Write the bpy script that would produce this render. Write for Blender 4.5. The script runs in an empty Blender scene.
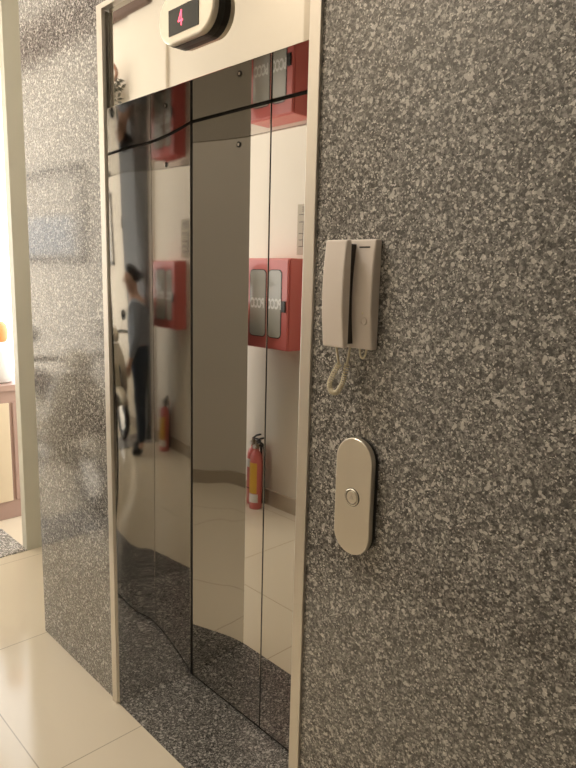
import bpy, bmesh, math, random
from mathutils import Vector, Matrix
random.seed(7)
D = bpy.data; S = bpy.context.scene; COL = S.collection
PI = math.pi

# ------------------------------------------------------------------ helpers
def finish(bm, name, mat=None, parent=None, smooth=False, bevel=0.0, segs=2, loc=None, kind=None):
    bmesh.ops.recalc_face_normals(bm, faces=bm.faces[:])
    me = D.meshes.new(name); bm.to_mesh(me); bm.free()
    o = D.objects.new(name, me); COL.objects.link(o)
    if mat:
        for m in (mat if isinstance(mat, (list, tuple)) else [mat]): me.materials.append(m)
    if smooth:
        for p in me.polygons: p.use_smooth = True
    if loc: o.location = loc
    if bevel:
        md = o.modifiers.new('bevel', 'BEVEL'); md.width = bevel; md.segments = segs
        md.limit_method = 'ANGLE'; md.angle_limit = math.radians(40)
    if parent: o.parent = parent
    if kind: o['kind'] = kind
    return o

def box(bm, x0, x1, y0, y1, z0, z1, mi=0):
    v = [bm.verts.new(c) for c in ((x0,y0,z0),(x1,y0,z0),(x1,y1,z0),(x0,y1,z0),(x0,y0,z1),(x1,y0,z1),(x1,y1,z1),(x0,y1,z1))]
    for f in ((0,3,2,1),(4,5,6,7),(0,1,5,4),(1,2,6,5),(2,3,7,6),(3,0,4,7)):
        fc = bm.faces.new([v[i] for i in f]); fc.material_index = mi
    return v

def boxo(name, b, mat, parent=None, **k):
    bm = bmesh.new(); box(bm, *b); return finish(bm, name, mat, parent, **k)

def prism(bm, pts, axis, a, b):
    """extrude a 2-D outline along axis: 'y' takes (x,z), 'x' takes (y,z), 'z' takes (x,y)"""
    def P(p, t):
        return {'y': (p[0], t, p[1]), 'x': (t, p[0], p[1]), 'z': (p[0], p[1], t)}[axis]
    A = [bm.verts.new(P(p, a)) for p in pts]; B = [bm.verts.new(P(p, b)) for p in pts]
    bm.faces.new(A); bm.faces.new(B[::-1])
    n = len(pts)
    for i in range(n): bm.faces.new((A[i], B[i], B[(i+1) % n], A[(i+1) % n]))

def stadium(cx, cz, w, h, n=16):
    pts = []
    if h >= w:
        r = w/2; s = h/2-r
        for i in range(n+1): t = PI*i/n; pts.append((cx+r*math.cos(t), cz+s+r*math.sin(t)))
        for i in range(n+1): t = PI+PI*i/n; pts.append((cx+r*math.cos(t), cz-s+r*math.sin(t)))
    else:
        r = h/2; s = w/2-r
        for i in range(n+1): t = -PI/2+PI*i/n; pts.append((cx+s+r*math.cos(t), cz+r*math.sin(t)))
        for i in range(n+1): t = PI/2+PI*i/n; pts.append((cx-s+r*math.cos(t), cz+r*math.sin(t)))
    return pts

def rrect(x0, x1, z0, z1, r, n=6):
    pts = []
    for cx, cz, a in ((x1-r, z1-r, 0), (x0+r, z1-r, PI/2), (x0+r, z0+r, PI), (x1-r, z0+r, 1.5*PI)):
        for i in range(n+1): t = a+PI/2*i/n; pts.append((cx+r*math.cos(t), cz+r*math.sin(t)))
    return pts

def lathe(bm, prof, n=28, c=(0,0,0), axis='z'):
    rings = []
    for r, h in prof:
        ring = []
        for i in range(n):
            t = 2*PI*i/n; u, v = r*math.cos(t), r*math.sin(t)
            p = {'z': (u, v, h), 'y': (u, h, v), 'x': (h, u, v)}[axis]
            ring.append(bm.verts.new((c[0]+p[0], c[1]+p[1], c[2]+p[2])))
        rings.append(ring)
    for a, b in zip(rings, rings[1:]):
        for i in range(n): bm.faces.new((a[i], a[(i+1) % n], b[(i+1) % n], b[i]))
    bm.faces.new(rings[0][::-1]); bm.faces.new(rings[-1])

def tube(bm, pts, r, n=10):
    pts = [Vector(p) for p in pts]; rings = []
    rs = r if isinstance(r, (list, tuple)) else [r]*len(pts)
    up = None
    for i, p in enumerate(pts):
        d = (pts[min(i+1, len(pts)-1)]-pts[max(i-1, 0)]).normalized()
        if up is None: up = d.orthogonal().normalized()
        up = (up-d*up.dot(d)).normalized(); w = d.cross(up)
        rings.append([bm.verts.new(p+(up*math.cos(2*PI*k/n)+w*math.sin(2*PI*k/n))*rs[i]) for k in range(n)])
    for a, b in zip(rings, rings[1:]):
        for k in range(n): bm.faces.new((a[k], a[(k+1) % n], b[(k+1) % n], b[k]))
    bm.faces.new(rings[0][::-1]); bm.faces.new(rings[-1])

def spline(pts, n=10):
    P = [Vector(p) for p in pts]; out = []
    for i in range(len(P)-1):
        a, b, c, d = P[max(i-1, 0)], P[i], P[i+1], P[min(i+2, len(P)-1)]
        for k in range(n):
            t = k/n
            out.append(.5*((2*b)+(c-a)*t+(2*a-5*b+4*c-d)*t*t+(3*b-a-3*c+d)*t**3))
    out.append(P[-1]); return out

def empty(name, loc, label, cat, group=None):
    o = D.objects.new(name, None); COL.objects.link(o); o.location = loc; o.empty_display_size = .05
    return tag(o, label, cat, group)

def tag(o, label, cat, group=None):
    o['label'] = label; o['category'] = cat
    if group: o['group'] = group
    return o

def textmesh(name, body, size, mat, parent, loc, rot, depth=.0004, sx=1.0):
    cu = D.curves.new(name, 'FONT'); cu.body = body; cu.size = size; cu.extrude = depth
    cu.align_x = 'CENTER'; cu.align_y = 'CENTER'; cu.offset = size*.035
    t = D.objects.new(name, cu); COL.objects.link(t)
    dg = bpy.context.evaluated_depsgraph_get(); dg.update()
    me = D.meshes.new_from_object(t.evaluated_get(dg)); D.objects.remove(t)
    me.transform(Matrix.Diagonal((sx, 1, 1, 1)))
    me.materials.clear(); me.materials.append(mat)
    o = D.objects.new(name, me); COL.objects.link(o); o.location = loc; o.rotation_euler = rot
    if parent: o.parent = parent
    return o

# ------------------------------------------------------------------ materials
def mat(name, col, rough=.5, metal=0.0, spec=.5, emit=None, es=1.0, coat=0.0, bump=None, vary=0.0, ior=None):
    m = D.materials.new(name); m.use_nodes = True; nt = m.node_tree; b = nt.nodes['Principled BSDF']
    b.inputs['Base Color'].default_value = (*col, 1); b.inputs['Roughness'].default_value = rough
    b.inputs['Metallic'].default_value = metal; b.inputs['Specular IOR Level'].default_value = spec
    b.inputs['Coat Weight'].default_value = coat
    if ior: b.inputs['IOR'].default_value = ior
    if emit: b.inputs['Emission Color'].default_value = (*emit, 1); b.inputs['Emission Strength'].default_value = es
    tc = nt.nodes.new('ShaderNodeTexCoord')
    if vary:
        n = nt.nodes.new('ShaderNodeTexNoise'); n.inputs['Scale'].default_value = 3.0; n.inputs['Detail'].default_value = 5
        nt.links.new(tc.outputs['Object'], n.inputs['Vector'])
        r = nt.nodes.new('ShaderNodeValToRGB')
        r.color_ramp.elements[0].position = .3; r.color_ramp.elements[1].position = .7
        r.color_ramp.elements[0].color = (*[c*(1-vary) for c in col], 1)
        r.color_ramp.elements[1].color = (*[min(1, c*(1+vary)) for c in col], 1)
        nt.links.new(n.outputs['Fac'], r.inputs['Fac']); nt.links.new(r.outputs['Color'], b.inputs['Base Color'])
    if bump:
        n = nt.nodes.new('ShaderNodeTexNoise'); n.inputs['Scale'].default_value = bump[0]; n.inputs['Detail'].default_value = 3
        nt.links.new(tc.outputs['Object'], n.inputs['Vector'])
        bp = nt.nodes.new('ShaderNodeBump'); bp.inputs['Strength'].default_value = bump[1]; bp.inputs['Distance'].default_value = bump[2]
        nt.links.new(n.outputs['Fac'], bp.inputs['Height']); nt.links.new(bp.outputs['Normal'], b.inputs['Normal'])
    return m

def granite(name, gain=1.0, rough=.16, scale=165, ior=1.6):
    m = D.materials.new(name); m.use_nodes = True; nt = m.node_tree; b = nt.nodes['Principled BSDF']; L = nt.links
    tc = nt.nodes.new('ShaderNodeTexCoord')
    ns = nt.nodes.new('ShaderNodeTexNoise'); ns.inputs['Scale'].default_value = 90; ns.inputs['Detail'].default_value = 2
    L.new(tc.outputs['Object'], ns.inputs['Vector'])
    mx = nt.nodes.new('ShaderNodeVectorMath'); mx.operation = 'MULTIPLY_ADD'
    mx.inputs[1].default_value = (.006, .006, .006)
    L.new(ns.outputs['Color'], mx.inputs[0]); L.new(tc.outputs['Object'], mx.inputs[2])
    def vor(s):
        v = nt.nodes.new('ShaderNodeTexVoronoi'); v.inputs['Scale'].default_value = s
        L.new(mx.outputs[0], v.inputs['Vector'])
        sp = nt.nodes.new('ShaderNodeSeparateColor'); L.new(v.outputs['Color'], sp.inputs[0]); return sp
    a = vor(scale)
    r1 = nt.nodes.new('ShaderNodeValToRGB'); r1.color_ramp.interpolation = 'LINEAR'
    e = r1.color_ramp.elements
    def g(v, w=(1.0, .97, .915)): return (v*gain*w[0], v*gain*w[1], v*gain*w[2], 1)
    e[0].position = 0; e[0].color = g(.05)
    e[1].position = 1; e[1].color = g(.46)
    for p, v in ((.16, .095), (.4, .165), (.68, .215), (.88, .29)):
        x = e.new(p); x.color = g(v)
    L.new(a.outputs[0], r1.inputs[0])
    c = vor(scale*1.9)
    r2 = nt.nodes.new('ShaderNodeValToRGB'); e = r2.color_ramp.elements
    e[0].position = .1; e[0].color = (.42, .42, .42, 1); e[1].position = .9; e[1].color = (1.35, 1.35, 1.35, 1)
    L.new(c.outputs[1], r2.inputs[0])
    mu = nt.nodes.new('ShaderNodeMix'); mu.data_type = 'RGBA'; mu.blend_type = 'MULTIPLY'; mu.inputs[0].default_value = 1
    L.new(r1.outputs[0], mu.inputs[6]); L.new(r2.outputs[0], mu.inputs[7])
    d = vor(scale*.75)
    r3 = nt.nodes.new('ShaderNodeValToRGB'); e = r3.color_ramp.elements
    e[0].position = .92; e[0].color = (0, 0, 0, 1); e[1].position = .95; e[1].color = (.75, .75, .75, 1)
    L.new(d.outputs[2], r3.inputs[0])
    mf = nt.nodes.new('ShaderNodeMix'); mf.data_type = 'RGBA'; mf.inputs[7].default_value = g(.58)
    L.new(r3.outputs[0], mf.inputs[0]); L.new(mu.outputs[2], mf.inputs[6])
    r4 = nt.nodes.new('ShaderNodeValToRGB'); e = r4.color_ramp.elements
    e[0].position = .08; e[0].color = (.75, .75, .75, 1); e[1].position = .12; e[1].color = (0, 0, 0, 1)
    L.new(d.outputs[0], r4.inputs[0])
    mk = nt.nodes.new('ShaderNodeMix'); mk.data_type = 'RGBA'; mk.inputs[7].default_value = g(.05)
    L.new(r4.outputs[0], mk.inputs[0]); L.new(mf.outputs[2], mk.inputs[6])
    r5 = nt.nodes.new('ShaderNodeValToRGB'); e = r5.color_ramp.elements
    e[0].position = .93; e[0].color = (0, 0, 0, 1); e[1].position = .96; e[1].color = (.8, .8, .8, 1)
    L.new(c.outputs[0], r5.inputs[0])
    mw = nt.nodes.new('ShaderNodeMix'); mw.data_type = 'RGBA'; mw.inputs[7].default_value = g(.72)
    L.new(r5.outputs[0], mw.inputs[0]); L.new(mk.outputs[2], mw.inputs[6])
    L.new(mw.outputs[2], b.inputs['Base Color'])
    b.inputs['Roughness'].default_value = rough; b.inputs['IOR'].default_value = ior
    return m

def tiles(name, col, joint, size, offx, offy, rough=.12, ior=1.5):
    m = D.materials.new(name); m.use_nodes = True; nt = m.node_tree; b = nt.nodes['Principled BSDF']; L = nt.links
    tc = nt.nodes.new('ShaderNodeTexCoord'); mp = nt.nodes.new('ShaderNodeMapping')
    mp.inputs['Location'].default_value = (offx, offy, 0)
    L.new(tc.outputs['Object'], mp.inputs['Vector'])
    br = nt.nodes.new('ShaderNodeTexBrick'); br.offset = 0; br.squash = 1
    br.inputs['Scale'].default_value = 1; br.inputs['Brick Width'].default_value = size; br.inputs['Row Height'].default_value = size
    br.inputs['Mortar Size'].default_value = .0022; br.inputs['Mortar Smooth'].default_value = .1
    br.inputs['Color1'].default_value = (*col, 1); br.inputs['Color2'].default_value = (*[c*.985 for c in col], 1)
    br.inputs['Mortar'].default_value = (*joint, 1)
    L.new(mp.outputs[0], br.inputs['Vector']); L.new(br.outputs['Color'], b.inputs['Base Color'])
    b.inputs['Roughness'].default_value = rough; b.inputs['IOR'].default_value = ior
    return m

M = {}
M['granite'] = granite('grey_granite', gain=1.22, rough=.10, ior=1.9, scale=190)
M['granite_floor'] = granite('threshold_granite', gain=.8, rough=.2, scale=190)
M['granite_light'] = granite('entrance_granite', gain=1.7, rough=.25)
M['floor'] = tiles('beige_floor_tile', (.76, .68, .54), (.46, .40, .30), .8, 1.8, .35)
M['wall'] = mat('cream_wall_paint', (.80, .73, .62), .55, bump=(60, .05, .002), vary=.02)
M['wall_green'] = mat('pale_green_paint', (.66, .65, .55), .35, vary=.02)
M['ceiling'] = mat('white_ceiling_paint', (.86, .83, .77), .7)
M['skirting'] = mat('brown_skirting_tile', (.50, .42, .32), .25)
M['cornice'] = mat('brown_cornice', (.17, .12, .10), .75, spec=.1)
M['mirror'] = mat('mirror_steel', (.635, .615, .58), .018, 1.0)
M['jamb'] = mat('mirror_steel_sheet', (.70, .69, .67), .03, 1.0)
M['transom'] = mat('polished_transom_steel', (.62, .59, .535), .03, 1.0)
M['trim'] = mat('brushed_steel', (.76, .72, .65), .38, 1.0)
M['satin'] = mat('satin_champagne_steel', (.86, .81, .71), .34, 1.0, bump=(180, .03, .001))
M['darkgap'] = mat('dark_gap', (.012, .011, .010), .6)
M['darkmetal'] = mat('dark_metal', (.05, .047, .043), .35, .6)
M['screen'] = mat('black_display_glass', (.02, .022, .02), .12, 0, .5)
M['led'] = mat('red_led', (.6, .05, .08), .4, emit=(1.0, .10, .16), es=1.3)
M['ivory'] = mat('ivory_plastic', (.82, .74, .67), .42)
M['ivory2'] = mat('ivory_plastic_handset', (.86, .78, .71), .42)
M['cord'] = mat('cream_cord', (.78, .71, .54), .5)
M['slot'] = mat('dark_slot', (.04, .03, .025), .5)
M['red'] = mat('red_enamel', (.66, .16, .14), .3, coat=.3)
M['pane'] = mat('cabinet_window_glass', (.50, .49, .44), .15)
M['letter'] = mat('white_lettering', (.85, .84, .8), .5)
M['black'] = mat('black_rubber', (.02, .02, .02), .5)
M['yellow'] = mat('yellow_label', (.75, .42, .05), .5)
M['whitelabel'] = mat('white_label', (.72, .68, .62), .5)
M['brass'] = mat('valve_metal', (.30, .25, .18), .35, .8)
M['paper'] = mat('paper', (.50, .45, .36), .7)
M['ink'] = mat('ink', (.10, .085, .07), .7)
M['frame'] = mat('dark_frame', (.06, .05, .045), .4)
M['pictop'] = mat('picture_upper', (.70, .63, .52), .3)
M['picbot'] = mat('picture_lower', (.50, .52, .54), .3, vary=.15)
M['counter'] = mat('pinkish_wood', (.40, .27, .23), .4, vary=.05)
M['counter2'] = mat('pale_wood_panel', (.72, .60, .44), .4)
M['glass'] = mat('jar_glass', (.82, .85, .86), .08, 0, .5)
M['orange'] = mat('orange_lid', (.85, .30, .10), .4)
M['cream'] = mat('cream_scooter_paint', (.68, .60, .45), .25, coat=.5)
M['seat'] = mat('brown_vinyl', (.08, .05, .035), .5)
M['chrome'] = mat('chrome', (.8, .79, .77), .08, 1)
M['skin'] = mat('skin', (.50, .31, .22), .5)
M['hair'] = mat('black_hair', (.015, .013, .012), .5)
M['shirt'] = mat('blue_grey_shirt', (.30, .34, .40), .8)
M['trousers'] = mat('dark_blue_trousers', (.035, .05, .075), .85)
M['leaf'] = mat('dark_leaf', (.05, .055, .035), .5)
M['twig'] = mat('reddish_brown_ring', (.36, .15, .08), .5)
M['pot'] = mat('white_ceramic', (.78, .74, .68), .2)
M['doorgrey'] = mat('dark_grey_door_paint', (.085, .088, .09), .4)
M['phone'] = mat('black_phone', (.02, .02, .022), .2)

# ------------------------------------------------------------------ measurements
XL, XB, XR, XRB = -1.952, -1.919, -1.047, -1.080      # opening: front / back corners (splayed jambs)
XS = -1.506
ZT, YT, YD = 2.109, .012, .299                        # soffit height, transom plane, door plane
TL, TR, TZ = -1.996, -1.013, 2.412                    # outer edges of the steel casing
WY = -1.23                                            # opposite wall
CZ = 3.62

# ------------------------------------------------------------------ setting
fl = boxo('floor', (-9, 4.7, -2.6, 3.0, -.08, 0), M['floor'], kind='structure')
boxo('ceiling', (-9, 4.7, -1.75, 1.0, CZ, CZ+.1), M['ceiling'], kind='structure')
boxo('wall_left', (-2.618, TL, 0, .36, 0, CZ), M['granite'], kind='structure')
boxo('wall_right', (TR, 4.6, 0, .36, 0, CZ), M['granite'], kind='structure')
boxo('wall_top', (TL, TR, 0, .36, TZ, CZ), M['granite'], kind='structure')
boxo('wall_back', (-3.5, -2.4, .9, 1.0, 0, CZ), M['wall'], kind='structure')
boxo('wall_lobby', (-2.5, -2.4, .36, .9, 0, CZ), M['wall'], kind='structure')
boxo('wall_entrance', (-3.55, -3.49, .265, 1.0, 0, CZ), M['wall_green'], kind='structure')
boxo('wall_opposite', (-9, -2.35, WY-.35, WY, 0, CZ), M['wall'], kind='structure')
boxo('wall_recess', (-2.35, 4.6, -1.68, -1.56, 0, CZ), M['wall'], kind='structure')
boxo('wall_end', (4.5, 4.6, -1.56, .36, 0, CZ), M['wall'], kind='structure')
boxo('trim_pilaster', (-3.95, -3.51, WY, WY+.02, 0, CZ), M['wall'], kind='structure')
boxo('baseboard_opposite', (-8.9, -2.35, WY, WY+.012, 0, .11), M['skirting'], kind='structure')
boxo('baseboard_recess', (-2.35, 4.5, -1.56, -1.548, 0, .11), M['skirting'], kind='structure')
boxo('trim_cornice', (-6.6, -3.65, WY, WY+.06, 3.21, 3.5), M['cornice'], kind='structure', bevel=.02)
boxo('trim_threshold', (TL+.022, TR-.034, 0, YD+.1, -.02, .003), M['granite_floor'], kind='structure')
boxo('trim_entrance', (-3.886, -3.49, WY+.02, .265, -.02, .006), M['granite_light'], kind='structure')

# ------------------------------------------------------------------ lift entrance frame
fr = empty('elevator_door_frame', (-1.5, 0, 0), 'polished steel frame around the lift opening in the grey granite wall', 'door frame')
fr_loc = Vector((-1.5, 0, 0))
def inframe(o): o.parent = fr; o.matrix_parent_inverse = Matrix.Translation(-fr_loc); return o

def interp(t, k, v):
    for i in range(len(k)-1):
        if t <= k[i+1]: return v[i]+(v[i+1]-v[i])*(t-k[i])/(k[i+1]-k[i])
    return v[-1]
KL = (0, .05, .10, .15, .20, .25, .30)                 # the thin side sheets are slightly bowed: slope of each along the depth
SL = (.08504, .08866, .09703, .11279, .1274, .1368, .14458)
KR = (0, .1, .2, .3); SR = (-.157, -.10946, -.0638, -.01845)
ZK = (0, .45, .58, .72, .80, .93, 1.07, 1.25, 1.45, 1.6, 1.78, 1.95, 2.12)      # dents near the front edge of the left sheet
ZV = (-12, -14, -11, -3, 2, 4, 4, 1, -1, -4, -6, -7, -9)
def sheet(x0, K, V, y, z, dent):
    n = 24; h = y/n; x = x0
    for i in range(n):
        t = (i+.5)*h; s = interp(t, K, V)
        if dent:
            u = min(1, max(0, (.14-t)/.08)); s += .0014*interp(z, ZK, ZV)*u*u*(3-2*u)
        x += s*h
    return x
def jamb(sign, x0, K, V, dent, edge):
    bm = bmesh.new(); ny, nz = 48, 84; y1 = YD+.012; vs = {}
    for i in range(ny+1):
        for j in range(nz+1):
            y = y1*i/ny; z = -.004+(TZ-.02)*j/nz
            vs[i, j] = bm.verts.new((sheet(x0, K, V, y, z, dent), y, z))
    for i in range(ny):
        for j in range(nz): bm.faces.new((vs[i, j], vs[i+1, j], vs[i+1, j+1], vs[i, j+1]))
    ret = bmesh.ops.extrude_face_region(bm, geom=bm.faces[:])
    for v in [g for g in ret['geom'] if isinstance(g, bmesh.types.BMVert)]: v.co.x = edge
    o = finish(bm, 'jamb', M['jamb'])
    for p in o.data.polygons:
        if abs(p.normal.x) > .7: p.use_smooth = True
    o.data.set_sharp_from_angle(angle=math.radians(35))
    return inframe(o)
jamb(-1, XL-.002, KL, SL, True, XL-.014)
jamb(1, XR, KR, SR, False, XR+.012)
bm = bmesh.new(); box(bm, XL-.01, XR+.01, YT+.001, YD+.012, ZT, ZT+.02); inframe(finish(bm, 'soffit', M['mirror']))
bm = bmesh.new(); box(bm, XL+.001, XR-.001, YT, YT+.012, ZT-.001, TZ-.012); inframe(finish(bm, 'transom_panel', M['transom'], bevel=.001))
# casing: flat steel strips round the opening
bm = bmesh.new(); box(bm, TL, XL-.010, -.008, .05, .003, TZ)
inframe(finish(bm, 'casing_side', M['trim'], bevel=.0015))
bm = bmesh.new(); box(bm, XR, TR, -.008, .05, .003, TZ)
inframe(finish(bm, 'casing_side', M['trim'], bevel=.0015))
bm = bmesh.new(); box(bm, XL-.010, XR, -.008, .05, TZ-.016, TZ)
inframe(finish(bm, 'casing_head', M['trim'], bevel=.0015))
# black sheet added behind the doors for the shade seen through the narrow gaps
bm = bmesh.new(); box(bm, XL-.02, XR+.02, YD+.03, YD+.045, .003, ZT+.05)
inframe(finish(bm, 'gap_shade_sheet', M['darkgap']))

for nm, b_ in (('gap_shade_strip', (XS-.006, XS+.006, YD+.0015, YD+.03, .004, ZT)), ('gap_shade_strip', (XB-.012, XB+.012, YD+.0015, YD+.03, .004, ZT)), ('gap_shade_strip', (XB, XRB+.03, YD+.0015, YD+.03, ZT-.012, ZT-.0002)), ('gap_shade_strip', (XB, XRB+.03, YD+.0015, YD+.03, .0035, .014))):
    inframe(boxo(nm, b_, M['darkgap']))  # black strips just behind the door faces stand in for shade in the gaps
# ------------------------------------------------------------------ lift doors

def leaf(x0, x1, label, keyhole, turn=0):
    r = empty('elevator_door', ((x0+x1)/2, YD, .003), label, 'elevator door', 'lift door leaves')
    c = (x0+x1)/2; r.rotation_euler = (0, 0, turn)
    bm = bmesh.new(); nx, nz = 10, 20
    box(bm, x0-c, x1-c, 0, .028, .008, ZT-.008)
    finish(bm, 'door_panel', M['mirror'], r, bevel=.0012)
    if keyhole:
        bm = bmesh.new(); lathe(bm, [(.009, -.0025), (.009, .001)], 20, (keyhole-c, 0, 2.0), 'y')
        k = finish(bm, 'key_hole', M['darkmetal'], r)
        bm = bmesh.new(); lathe(bm, [(.005, -.0035), (.005, .0)], 12, (keyhole-c, 0, 2.0), 'y')
        finish(bm, 'key_pin', M['trim'], k)
    return r
leaf(XB+.0075, XS-.003, 'left mirror-polished steel lift door leaf with a small key hole near its top', -1.657)
leaf(XS+.003, XRB-.004, 'right mirror-polished steel lift door leaf, next to the wall with the intercom', None)

# ------------------------------------------------------------------ floor indicator
ind = empty('floor_indicator', (-1.490, YT, 2.260), 'steel pill-shaped lift floor display glowing red 4 above the doors', 'floor indicator')
cx, cz = 0, 0
W_, H_ = .247, .126
bm = bmesh.new(); prism(bm, stadium(0, 0, W_, H_), 'y', 0, -.036)
finish(bm, 'casing', M['satin'], ind, bevel=.006, segs=3)
bm = bmesh.new(); prism(bm, stadium(0, 0, W_+.004, H_+.004), 'y', 0, -.018)
finish(bm, 'backing', M['darkmetal'], ind)
bm = bmesh.new(); box(bm, -.072, .063, -.0375, -.030, -.043, .021)
sc = finish(bm, 'screen', M['screen'], ind)
bm = bmesh.new()
def seg(x0, z0, x1, z1, w=.0042):
    d = Vector((x1-x0, z1-z0)).normalized(); n = Vector((-d.y, d.x))*w/2; e = d*w*.35
    q = [(x0+n.x-e.x, z0+n.y-e.y), (x1+n.x+e.x, z1+n.y+e.y), (x1-n.x+e.x, z1-n.y+e.y), (x0-n.x-e.x, z0-n.y-e.y)]
    prism(bm, q, 'y', -.0383, -.0370)
fx, fz = -.016, -.009
seg(fx+.004, fz+.018, fx-.009, fz-.006); seg(fx-.009, fz-.006, fx+.010, fz-.006); seg(fx+.004, fz+.018, fx+.004, fz-.017)
finish(bm, 'digit', M['led'], sc)

# ------------------------------------------------------------------ intercom handset on the right-hand granite
ph = empty('intercom_phone', (-.87, 0, 1.448), 'ivory wall intercom telephone with hanging coiled cord on the granite wall', 'intercom phone')
def bulged(x0, x1, y0, f, z0, z1, n=24):
    bm = bmesh.new(); pts = [(y0, z0)]
    for i in range(n+1): z = z0+(z1-z0)*i/n; pts.append((f((z-z0)/(z1-z0)), z))
    pts.append((y0, z1)); prism(bm, pts, 'x', x0, x1); return bm
HB = .226
bm = bulged(-.058, .044, 0, lambda t: -(.020+.009*math.sin(PI*t)), 0, HB)
base = finish(bm, 'base', M['ivory'], ph, bevel=.004, segs=3)
bm = bulged(-.062, -.002, -.040, lambda t: -(.056+.008*math.sin(PI*t)), .002, HB-.002)
bm2 = bm
hs = finish(bm, 'handset', M['ivory2'], ph, bevel=.004, segs=3)
bm = bulged(-.055, -.007, -.015, lambda t: -(.036+.008*math.sin(PI*t)), .010, HB-.010)
finish(bm, 'handset_gap_shade', M['slot'], ph)  # dark filler added as the shade between handset and base
boxo('speaker_slot', (.002, .030, -.0225, -.015, .2085, .2115), M['slot'], base)
bm = bmesh.new(); lathe(bm, [(.0085, -.020), (.0085, -.0315), (.0075, -.0325), (.0062, -.0325), (.0058, -.0312)], 24, (.026, .003, .060), 'y')
finish(bm, 'door_button', M['ivory'], base, smooth=False)
bm = bmesh.new(); lathe(bm, [(.0022, -.020), (.0022, -.0325)], 12, (.023, .003, .076), 'y')
finish(bm, 'key_mark', M['cord'], base)
# cord: straight ends, then a coiled loop
cd = None
top = [(-.036, -.040, .004), (-.034, -.036, -.02), (-.031, -.034, -.036)]
loop = spline([(-.031, -.034, -.036), (-.044, -.036, -.058), (-.055, -.036, -.082), (-.050, -.036, -.097), (-.034, -.036, -.098), (-.022, -.034, -.082), (-.016, -.032, -.060), (-.012, -.030, -.034)], 26)
end = [(-.012, -.030, -.034), (-.010, -.028, -.014), (-.009, -.026, .003)]
bm = bmesh.new(); tube(bm, spline(top, 6), .0027, 8); tube(bm, spline(end, 6), .0027, 8)
tube(bm, spline([(.010, -.016, .003), (.013, -.018, -.012), (.020, -.018, -.019), (.026, -.017, -.012), (.026, -.014, .003)], 8), .0022, 8)
cord = finish(bm, 'cord', M['cord'], ph, smooth=True)
hel = []
N = len(loop); turns = 34; sub = 6
for i in range(N-1):
    for k in range(sub):
        t = (i+k/sub)/(N-1); p = loop[i].lerp(loop[i+1], k/sub)
        d = (loop[i+1]-loop[i]).normalized(); u = d.cross(Vector((0, 1, 0))).normalized(); a = 2*PI*turns*t
        hel.append(p+u*math.cos(a)*.0048+Vector((0, 1, 0))*math.sin(a)*.0048)
bm = bmesh.new(); tube(bm, hel, .0014, 6)
finish(bm, 'coil', M['cord'], cord, smooth=True)

# ------------------------------------------------------------------ call plate
cp = empty('call_button_plate', (-.8595, 0, 1.121), 'champagne steel pill-shaped lift call plate with one round button', 'call button')
bm = bmesh.new(); prism(bm, stadium(0, 0, .101, .266), 'y', -.006, -.021)
finish(bm, 'face_plate', M['satin'], cp, bevel=.0025, segs=3)
bm = bmesh.new(); prism(bm, stadium(.002, 0, .100, .260), 'y', .003, -.0075)
finish(bm, 'backing', M['darkmetal'], cp)
bm = bmesh.new(); lathe(bm, [(.0195, -.018), (.0195, -.0228), (.018, -.0242), (.0165, -.0242), (.0160, -.0215)], 32, (0, 0, 0), 'y')
bt = finish(bm, 'button', M['satin'], cp)
bm = bmesh.new(); lathe(bm, [(.0208, -.0205), (.0208, -.0216)], 32, (0, 0, 0), 'y'); lathe(bm, [(.0158, -.0205), (.0158, -.0219)], 32, (0, 0, 0), 'y')
finish(bm, 'groove', M['darkmetal'], bt)
bm = bmesh.new(); lathe(bm, [(.0145, -.018), (.0145, -.0228), (.0135, -.0235)], 32, (0, 0, 0), 'y')
cap = finish(bm, 'button_cap', M['satin'], bt)
bm = bmesh.new(); prism(bm, [(-.006, -.004), (.006, -.004), (0, .007)], 'y', -.022, -.0243)
finish(bm, 'arrow', M['trim'], bt)

# ------------------------------------------------------------------ fire hose cabinet on the opposite wall (seen in the doors)
fc = empty('fire_hose_cabinet', (-3.03, WY, 1.125), 'red wall-mounted fire hose cabinet lettered PCCC, reflected in the lift doors', 'fire hose cabinet')
CW, CH, CD = .202, .57, .18
bm = bmesh.new(); box(bm, -CW, CW, 0, CD-.02, 0, CH)
finish(bm, 'body', M['red'], fc, bevel=.004)
bm = bmesh.new(); box(bm, -CW+.004, CW-.004, CD-.017, CD, .006, CH-.006)
dr = finish(bm, 'door', M['red'], fc, bevel=.003)
for s, (a, b) in enumerate(((-.145, .002), (.030, .145))):           # two rounded windows
    bm = bmesh.new(); prism(bm, rrect(a-.005, b+.005, .075, .50, .03), 'y', CD-.004, CD+.0025)
    wf = finish(bm, 'window_rim', M['darkmetal'], dr)
    bm = bmesh.new(); prism(bm, rrect(a, b, .08, .495, .026), 'y', CD-.004, CD+.004)
    pn = finish(bm, 'window_pane', M['pane'], dr)
    textmesh('lettering', 'PCCC', .085, M['letter'], dr, ((a+b)/2, CD+.0045, .285), (PI/2, 0, PI), sx=.56)
# the cabinet looks along +y, so its viewer's right is -x; latch sits on the corridor side
bm = bmesh.new(); box(bm, .158, .188, CD, CD+.010, .24, .31); 
lt = finish(bm, 'latch', M['darkmetal'], dr, bevel=.002)

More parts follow.
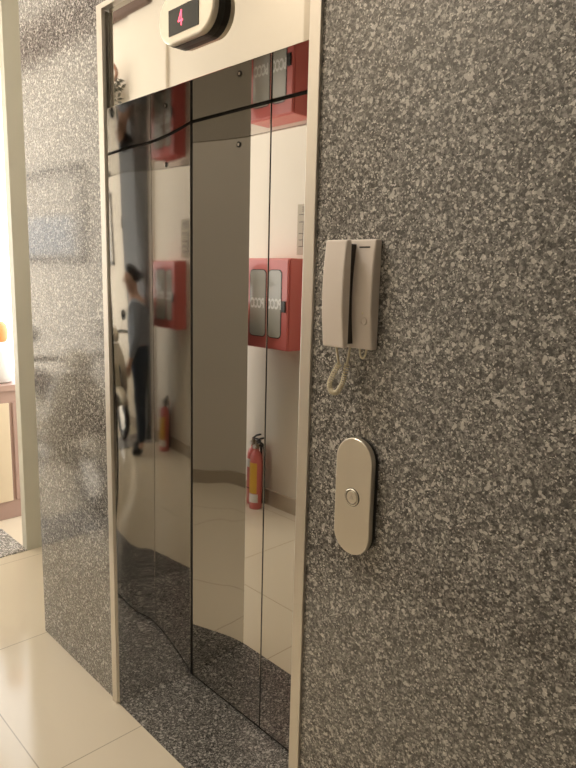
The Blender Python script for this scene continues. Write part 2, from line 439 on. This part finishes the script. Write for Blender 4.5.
def notice(loc, label):
    bm = bmesh.new(); box(bm, -.11, .11, 0, .003, 0, .31)
    o = finish(bm, 'notice_sheet', M['paper'], None, loc=loc); tag(o, label, 'notice')
    bm = bmesh.new()
    for z in (.05, .09, .13, .20, .245): box(bm, -.095, .095, .003, .0038, z, z+.004)
    for x in (-.06, .02): box(bm, x, x+.003, .003, .0038, .05, .20)
    for k in range(14):
        z = .06+.01*k
        if k not in (3, 7): box(bm, .03, .03+.02+.04*random.random(), .003, .0037, z, z+.003)
    for k in range(3): box(bm, -.07, .05+.03*random.random(), .003, .0037, .265+.012*k, .269+.012*k)
    finish(bm, 'printed_table', M['ink'], o)
    return o
notice((-2.83, WY, 1.72), 'printed notice sheet on the cream wall above the red cabinet')

# ------------------------------------------------------------------ extinguishers
def extinguisher(x, y, label, kind):
    r = empty('fire_extinguisher', (x, y, 0), label, 'fire extinguisher', 'fire extinguishers under the hose cabinet')
    R = .044
    bm = bmesh.new(); lathe(bm, [(R*.9, 0), (R, .008), (R, .33), (R*.93, .365), (R*.72, .392), (R*.4, .408), (.017, .415), (.017, .43)], 32)
    bd = finish(bm, 'cylinder', M['red'], r, smooth=True)
    bm = bmesh.new(); lathe(bm, [(.020, .425), (.020, .45), (.012, .455), (.012, .475)], 16)
    finish(bm, 'valve', M['brass'], r)
    bm = bmesh.new()
    tube(bm, [(0, 0, .465), (.045, .005, .475), (.085, .01, .468)], .0065, 8)
    finish(bm, 'carry_handle', M['black'], r, smooth=True)
    bm = bmesh.new(); tube(bm, [(-.005, 0, .47), (.04, .005, .50), (.085, .01, .515)], .0065, 8)
    finish(bm, 'squeeze_lever', M['black'], r, smooth=True)
    bm = bmesh.new(); tube(bm, spline([(.012, -.01, .445), (.04, -.025, .44), (.048, -.030, .38), (.048, -.030, .25), (.047, -.030, .12)], 8), .008, 8)
    hz = finish(bm, 'hose', M['black'], r, smooth=True)
    bm = bmesh.new(); lathe(bm, [(.008, .12), (.013, .04)], 12, (.047, -.030, 0)); finish(bm, 'nozzle', M['black'], hz)
    bm = bmesh.new(); lathe(bm, [(.014, -.01), (.014, .004)], 16, (0, .022, .44), 'y'); finish(bm, 'gauge', M['whitelabel'], r)
    def band(z0, z1, a0, a1, m, nm, n=14):
        bm = bmesh.new(); g = []
        for i in range(n+1):
            t = a0+(a1-a0)*i/n
            g.append([bm.verts.new((q*math.cos(t), q*math.sin(t), z)) for q, z in ((R+.0012, z0), (R+.0012, z1), (R-.002, z1), (R-.002, z0))])
        for a, b in zip(g, g[1:]):
            for k in range(4): bm.faces.new((a[k], b[k], b[(k+1) % 4], a[(k+1) % 4]))
        bm.faces.new(g[0]); bm.faces.new(g[-1][::-1])
        finish(bm, nm, m, bd, smooth=False)
    if kind == 'white':
        band(.27, .33, .1, 2.6, M['whitelabel'], 'upper_label'); band(.115, .122, 0, 2*PI-.01, M['slot'], 'painted_ring')
    else:
        band(.115, .33, .6, 2.4, M['yellow'], 'instruction_label'); band(.05, .11, .4, 2.4, M['whitelabel'], 'lower_label')
    return r
extinguisher(-3.255, -1.165, 'red fire extinguisher with a white upper label, left of the pair in the reflection', 'white')
extinguisher(-3.165, -1.115, 'red fire extinguisher with a yellow instruction label, right of the pair in the reflection', 'yellow')

dl = empty('entrance_door', (-3.765, WY+.02, 0), 'dark grey metal entrance door leaf folded back against the cream wall', 'door')
bm = bmesh.new(); box(bm, -.205, .205, .003, .043, .012, 2.6); finish(bm, 'door_panel', M['doorgrey'], dl, bevel=.003)
bm = bmesh.new(); tube(bm, [(.17, .045, 1.0), (.17, .085, 1.0), (.17, .085, 1.3), (.17, .045, 1.3)], .009, 10); finish(bm, 'handle', M['trim'], dl)
for z in (.3, 1.15, 2.0):
    bm = bmesh.new(); lathe(bm, [(.009, z), (.009, z+.1)], 12, (-.206, .045, 0)); finish(bm, 'hinge', M['darkmetal'], dl)

# ------------------------------------------------------------------ picture board in the far room
pb = empty('framed_board', (-5.25, WY, 1.65), 'large dark-framed board with a blue-grey lower half, reflected in the left granite', 'picture')
bm = bmesh.new(); box(bm, -.64, .64, 0, .012, .03, .69); finish(bm, 'board', M['pictop'], pb)
bm = bmesh.new(); box(bm, -.62, .50, .010, .016, .06, .36); finish(bm, 'print', M['picbot'], pb)
bm = bmesh.new()
for b in ((-.67, .67, 0, .03, 0, .035), (-.67, .67, 0, .03, .685, .72), (-.67, -.635, 0, .03, 0, .72), (.635, .67, 0, .03, 0, .72)): box(bm, *b)
finish(bm, 'frame', M['frame'], pb)

# ------------------------------------------------------------------ hanging pot near the ceiling of the far room
hp = empty('hanging_plant', (-4.07, WY, 2.66), 'white pot with dark leaves and a brown ring hung high on the far wall', 'hanging plant')
bm = bmesh.new(); lathe(bm, [(.03, 0), (.06, .02), (.075, .07), (.07, .12), (.055, .14)], 24, (-.02, .09, 0)); finish(bm, 'pot', M['pot'], hp, smooth=True)
bm = bmesh.new()
tube(bm, [(-.0+.085*math.cos(t*2*PI/24), .09+.01*math.sin(t*4*PI/24), .215+.055*math.sin(t*2*PI/24)) for t in range(25)], .011, 8)
finish(bm, 'ring', M['twig'], hp, smooth=True)
bm = bmesh.new()
for k in range(46):
    p = Vector((.05+random.uniform(-.05, .05), .09+random.uniform(-.05, .05), .09+random.uniform(-.08, .09)))
    d = Vector((random.uniform(-1, 1), random.uniform(-1, 1), random.uniform(-.6, 1))).normalized(); w = d.orthogonal().normalized()*.010
    e = d.cross(w).normalized()*.002
    a = [bm.verts.new(q) for q in (p, p+d*.025+w, p+d*.05, p+d*.025-w)]
    b = [bm.verts.new(q) for q in (p+e, p+d*.025+w+e, p+d*.05+e, p+d*.025-w+e)]
    bm.faces.new(a); bm.faces.new(b[::-1])
    for i in range(4): bm.faces.new((a[i], b[i], b[(i+1) % 4], a[(i+1) % 4]))
finish(bm, 'foliage', M['leaf'], hp)
bm = bmesh.new(); box(bm, -.03, -.01, 0, .09, -.012, 0); finish(bm, 'bracket', M['darkmetal'], hp)

# ------------------------------------------------------------------ scooter in the far room
sc_ = empty('scooter', (-4.42, -.87, 0), 'cream motor scooter parked by the far wall, seen in the lift frame', 'scooter')
def wheel(x):
    bm = bmesh.new(); n, k = 28, 10; R, r = .20, .045
    g = [[bm.verts.new((x+(R+r*math.cos(b*2*PI/k))*math.cos(a*2*PI/n), r*math.sin(b*2*PI/k), .245+(R+r*math.cos(b*2*PI/k))*math.sin(a*2*PI/n))) for b in range(k)] for a in range(n)]
    for a in range(n):
        for b in range(k): bm.faces.new((g[a][b], g[(a+1) % n][b], g[(a+1) % n][(b+1) % k], g[a][(b+1) % k]))
    w = finish(bm, 'wheel', M['black'], sc_, smooth=True)
    bm = bmesh.new(); lathe(bm, [(.15, -.02), (.16, 0), (.15, .02)], 24, (x, 0, .245), 'y'); finish(bm, 'rim', M['chrome'], w)
wheel(.60); wheel(-.60)
def loft(name, secs, m, parent, n=20):
    bm = bmesh.new(); rings = []
    for x, z, w, h in secs:
        rings.append([bm.verts.new((x, w*math.cos(2*PI*i/n), z+h*math.sin(2*PI*i/n))) for i in range(n)])
    for a, b in zip(rings, rings[1:]):
        for i in range(n): bm.faces.new((a[i], a[(i+1) % n], b[(i+1) % n], b[i]))
    bm.faces.new(rings[0][::-1]); bm.faces.new(rings[-1]); return finish(bm, name, m, parent, smooth=True)
loft('rear_body', [(-.85, .66, .05, .04), (-.7, .62, .13, .10), (-.4, .56, .17, .16), (-.1, .50, .15, .16), (.05, .42, .10, .10)], M['cream'], sc_)
loft('seat', [(-.72, .76, .08, .03), (-.5, .78, .13, .05), (-.2, .75, .13, .05), (.0, .70, .09, .03)], M['seat'], sc_)
loft('footboard', [(-.1, .30, .13, .05), (.15, .28, .15, .04), (.38, .32, .15, .05)], M['cream'], sc_)
bm = bmesh.new()
pr = [(.32, .30, .16), (.38, .45, .20), (.42, .62, .21), (.40, .78, .16), (.36, .90, .09)]
A = [[bm.verts.new((x+.05*math.cos(t*PI/8)-(.0), w*math.sin((t-4)*PI/8), z)) for t in range(9)] for x, z, w in pr]
Bk = [[bm.verts.new((v.co.x-.05, v.co.y, v.co.z)) for v in row] for row in A]
for G, fl_ in ((A, 0), (Bk, 1)):
    for a, b in zip(G, G[1:]):
        for i in range(8): bm.faces.new((a[i], a[i+1], b[i+1], b[i]) if not fl_ else (b[i], b[i+1], a[i+1], a[i]))
for i in (0, 8):
    for k in range(4): bm.faces.new((A[k][i], A[k+1][i], Bk[k+1][i], Bk[k][i]))
for k in (0, 4):
    for i in range(8): bm.faces.new((A[k][i], A[k][i+1], Bk[k][i+1], Bk[k][i]))
finish(bm, 'leg_shield', M['cream'], sc_, smooth=True)
loft('front_fender', [(.36, .40, .05, .05), (.5, .46, .075, .05), (.65, .46, .075, .045), (.80, .38, .05, .04)], M['cream'], sc_)
loft('headlight_cowl', [(.28, .98, .06, .05), (.36, 1.0, .10, .07), (.46, .98, .08, .06), (.50, .97, .06, .045)], M['cream'], sc_)
bm = bmesh.new(); tube(bm, spline([(.30, -.34, 1.0), (.32, -.16, 1.01), (.36, 0, .99), (.32, .16, 1.01), (.30, .34, 1.0)], 6), .016, 10); hb = finish(bm, 'handlebar', M['black'], sc_, smooth=True)
for s in (-1, 1):
    bm = bmesh.new(); tube(bm, [(.31, s*.2, 1.02), (.30, s*.26, 1.14)], .006, 8); ms = finish(bm, 'mirror_stem', M['chrome'], sc_)
    bm = bmesh.new(); lathe(bm, [(.02, 0), (.055, .008), (.05, .025), (.02, .035)], 18, (.285, s*.27, 1.17), 'x'); finish(bm, 'mirror', M['black'], ms, smooth=True)
    bm = bmesh.new(); tube(bm, [(.40, s*.07, .72), (.58, s*.075, .25)], .018, 8); finish(bm, 'fork', M['chrome'], sc_)
bm = bmesh.new(); tube(bm, [(-.02, .03, .28), (-.06, .16, .05), (-.08, .20, .01)], .012, 8); finish(bm, 'side_stand', M['chrome'], sc_)
sc_.rotation_euler = (0, 0, .03)

# ------------------------------------------------------------------ counter and jar beyond the entrance
ct = empty('sideboard', (-4.28, .55, 0), 'pinkish brown wooden sideboard standing just beyond the entrance threshold', 'sideboard')
bm = bmesh.new(); box(bm, -.24, .25, -.44, .45, .0, .835); finish(bm, 'body', M['counter'], ct, bevel=.004)
bm = bmesh.new(); box(bm, -.26, .27, -.46, .47, .835, .875); finish(bm, 'top', M['counter'], ct, bevel=.004)
bm = bmesh.new(); box(bm, .247, .262, -.40, -.155, .12, .76); dp = finish(bm, 'door', M['counter2'], ct, bevel=.004)
bm = bmesh.new(); box(bm, .247, .262, -.135, .40, .12, .76); finish(bm, 'door', M['counter'], ct, bevel=.004)
jr = empty('glass_jar', (-4.15, .395, .875), 'clear glass jar with an orange lid on the pinkish sideboard', 'jar')
bm = bmesh.new(); lathe(bm, [(.06, 0), (.078, .01), (.078, .20), (.066, .23), (.048, .245), (.048, .26)], 24); finish(bm, 'jar_body', M['glass'], jr, smooth=True)
bm = bmesh.new(); lathe(bm, [(.045, .255), (.058, .28), (.062, .32), (.055, .36), (.035, .385), (.015, .39)], 24); finish(bm, 'lid', M['orange'], jr, smooth=True)

# ------------------------------------------------------------------ person standing by the entrance
def skinned(name, V, E, Rr, m, parent=None, sub=2):
    me = D.meshes.new(name); me.from_pydata(V, E, []); o = D.objects.new(name, me); COL.objects.link(o)
    md = o.modifiers.new('skin', 'SKIN'); md.use_smooth_shade = True
    for i, r in enumerate(Rr):
        sv = me.skin_vertices[0].data[i]; sv.radius = r if isinstance(r, tuple) else (r, r)
    me.skin_vertices[0].data[0].use_root = True
    ss = o.modifiers.new('sub', 'SUBSURF'); ss.levels = sub; ss.render_levels = sub
    dg = bpy.context.evaluated_depsgraph_get(); dg.update()
    nm = D.meshes.new_from_object(o.evaluated_get(dg)); D.objects.remove(o)
    nm.materials.clear(); nm.materials.append(m)
    q = D.objects.new(name, nm); COL.objects.link(q)
    for p in nm.polygons: p.use_smooth = True
    if parent: q.parent = parent
    return q
V = [(0,0,.90),(0,.01,1.05),(0,.0,1.22),(0,-.01,1.34),(0,.0,1.40),(0,.02,1.46),(0,.035,1.54),(0,.03,1.60)]
E_ = [(0,1),(1,2),(2,3),(3,4),(4,5),(5,6),(6,7)]
Rr = [(.13,.10),(.125,.095),(.14,.10),(.10,.075),(.05,.05),(.055,.065),(.072,.088),(.055,.065)]
for sx in (-1, 1):
    n = len(V); V += [(sx*.085,0,.82),(sx*.09,.01,.46),(sx*.09,-.01,.09),(sx*.095,.06,.035),(sx*.10,.13,.03)]; Rr += [.082,.056,.038,.036,.026]
    E_ += [(0,n),(n,n+1),(n+1,n+2),(n+2,n+3),(n+3,n+4)]
    n = len(V); V += [(sx*.155,-.01,1.32),(sx*.19,.0,1.06),(sx*.185,.09,.86),(sx*.18,.11,.81)]; Rr += [.048,.038,.028,(.018,.03)]
    E_ += [(3,n),(n,n+1),(n+1,n+2),(n+2,n+3)]
    w = len(V)-1
    for k, (fx, ln) in enumerate(((-.022, .060), (-.008, .072), (.007, .068), (.021, .055))):
        m_ = len(V); V += [(sx*.178, .118+fx, .775), (sx*.170, .128+fx*1.1, .775-ln*.55), (sx*.158, .136+fx*1.1, .775-ln)]; Rr += [.0085, .008, .007]; E_ += [(w, m_), (m_, m_+1), (m_+1, m_+2)]
    m_ = len(V); V += [(sx*.165, .140, .80), (sx*.158, .160, .765)]; Rr += [.010, .008]; E_ += [(w, m_), (m_, m_+1)]
person = skinned('person', V, E_, Rr, M['skin'])
tag(person, 'person in a blue-grey shirt and dark trousers standing by the entrance door', 'person')
def part(name, vs, es, rs, m): return skinned(name, vs, es, rs, m, person)
sv = [(0,0,.76),(0,.01,1.05),(0,0,1.22),(0,-.01,1.345),(0,-.005,1.395)]; se = [(0,1),(1,2),(2,3),(3,4)]; sr = [(.155,.12),(.145,.112),(.158,.118),(.115,.09),(.058,.056)]
for sx in (-1, 1):
    n = len(sv); sv += [(sx*.158,-.01,1.325),(sx*.19,.0,1.06),(sx*.185,.088,.875)]; sr += [.060,.052,.042]; se += [(3,n),(n,n+1),(n+1,n+2)]
part('shirt', sv, se, sr, M['shirt'])
sv = [(0,0,1.08),(0,0,.86)]; se = [(0,1)]; sr = [(.145,.112),(.15,.115)]
for sx in (-1, 1):
    n = len(sv); sv += [(sx*.085,0,.76),(sx*.09,.01,.46),(sx*.09,-.005,.10)]; sr += [.094,.070,.056]; se += [(1,n),(n,n+1),(n+1,n+2)]
part('trousers', sv, se, sr, M['trousers'])
for sx in (-1, 1):
    part('shoe', [(sx*.092,-.03,.05),(sx*.095,.06,.045),(sx*.10,.15,.035)], [(0,1),(1,2)], [.046,.045,.032], M['black'])
    bm = bmesh.new(); lathe(bm, [(.002, -.006), (.009, -.002), (.010, .002), (.003, .006)], 12, (sx*.028, .118, 1.535), 'y'); finish(bm, 'eye', M['black'], person, smooth=True)
    part('ear', [(sx*.074,.03,1.55),(sx*.080,.025,1.515)], [(0,1)], [.014,.010], M['skin'])
part('nose', [(0,.118,1.53),(0,.132,1.505)], [(0,1)], [.009,.013], M['skin'])
part('mouth', [(-.02,.115,1.475),(0,.120,1.474),(.02,.115,1.475)], [(0,1),(1,2)], [.005,.007,.005], M['twig'])
part('hair', [(0,-.03,1.50),(0,-.03,1.58),(0,.02,1.625),(0,.07,1.625)], [(0,1),(1,2),(2,3)], [(.062,.04),(.078,.065),(.070,.06),(.05,.03)], M['hair'])
person.location = (-3.24, -.91, 0); person.rotation_euler = (0, 0, .49)

# ------------------------------------------------------------------ lamps
lt_ = empty('ceiling_light', (-1.95, -.72, CZ), 'flush white ceiling light panel over the lift lobby', 'ceiling light')

# ------------------------------------------------------------------ world and light
w = D.worlds.new('World'); S.world = w; w.use_nodes = True
bg = w.node_tree.nodes['Background']; bg.inputs[0].default_value = (1.0, .975, .94, 1); bg.inputs[1].default_value = 2.3

def area(name, loc, rot, sx, sy, power, col):
    l = D.lights.new(name, 'AREA'); l.shape = 'RECTANGLE'; l.size = sx; l.size_y = sy; l.energy = power; l.color = col
    o = D.objects.new(name, l); COL.objects.link(o); o.location = loc; o.rotation_euler = rot; return o
LP = boxo('panel', (-.30, .30, -.15, .15, -.03, 0), mat('ceiling_panel_housing', (.8, .8, .78), .5), lt_)
area('ceiling_panel_lamp', (-1.95, -.72, CZ-.035), (0, 0, 0), .55, .27, 15, (1.0, .90, .78))

# ------------------------------------------------------------------ camera (solved from the lift opening)
cam = D.cameras.new('camera'); co = D.objects.new('camera', cam); COL.objects.link(co)
yaw, pit, rol = map(math.radians, (46.0848, 9.8056, 1.4598))
F = Vector((-math.sin(yaw)*math.cos(pit), math.cos(yaw)*math.cos(pit), -math.sin(pit)))
R0 = Vector((math.cos(yaw), math.sin(yaw), 0)); U0 = R0.cross(F)
R = R0*math.cos(rol)+U0*math.sin(rol); U = U0*math.cos(rol)-R0*math.sin(rol)
co.matrix_world = Matrix(((R.x, U.x, -F.x, 0), (R.y, U.y, -F.y, -1.0524), (R.z, U.z, -F.z, 1.6), (0, 0, 0, 1)))
cam.sensor_fit = 'VERTICAL'; cam.sensor_height = 24.0; cam.lens = 636.3/768*24; cam.clip_start = .02
S.camera = co
S.view_settings.view_transform = 'Standard'; S.view_settings.look = 'None'
S.view_settings.exposure = 1.0; S.view_settings.gamma = 1.0; S.view_settings.use_curve_mapping = False
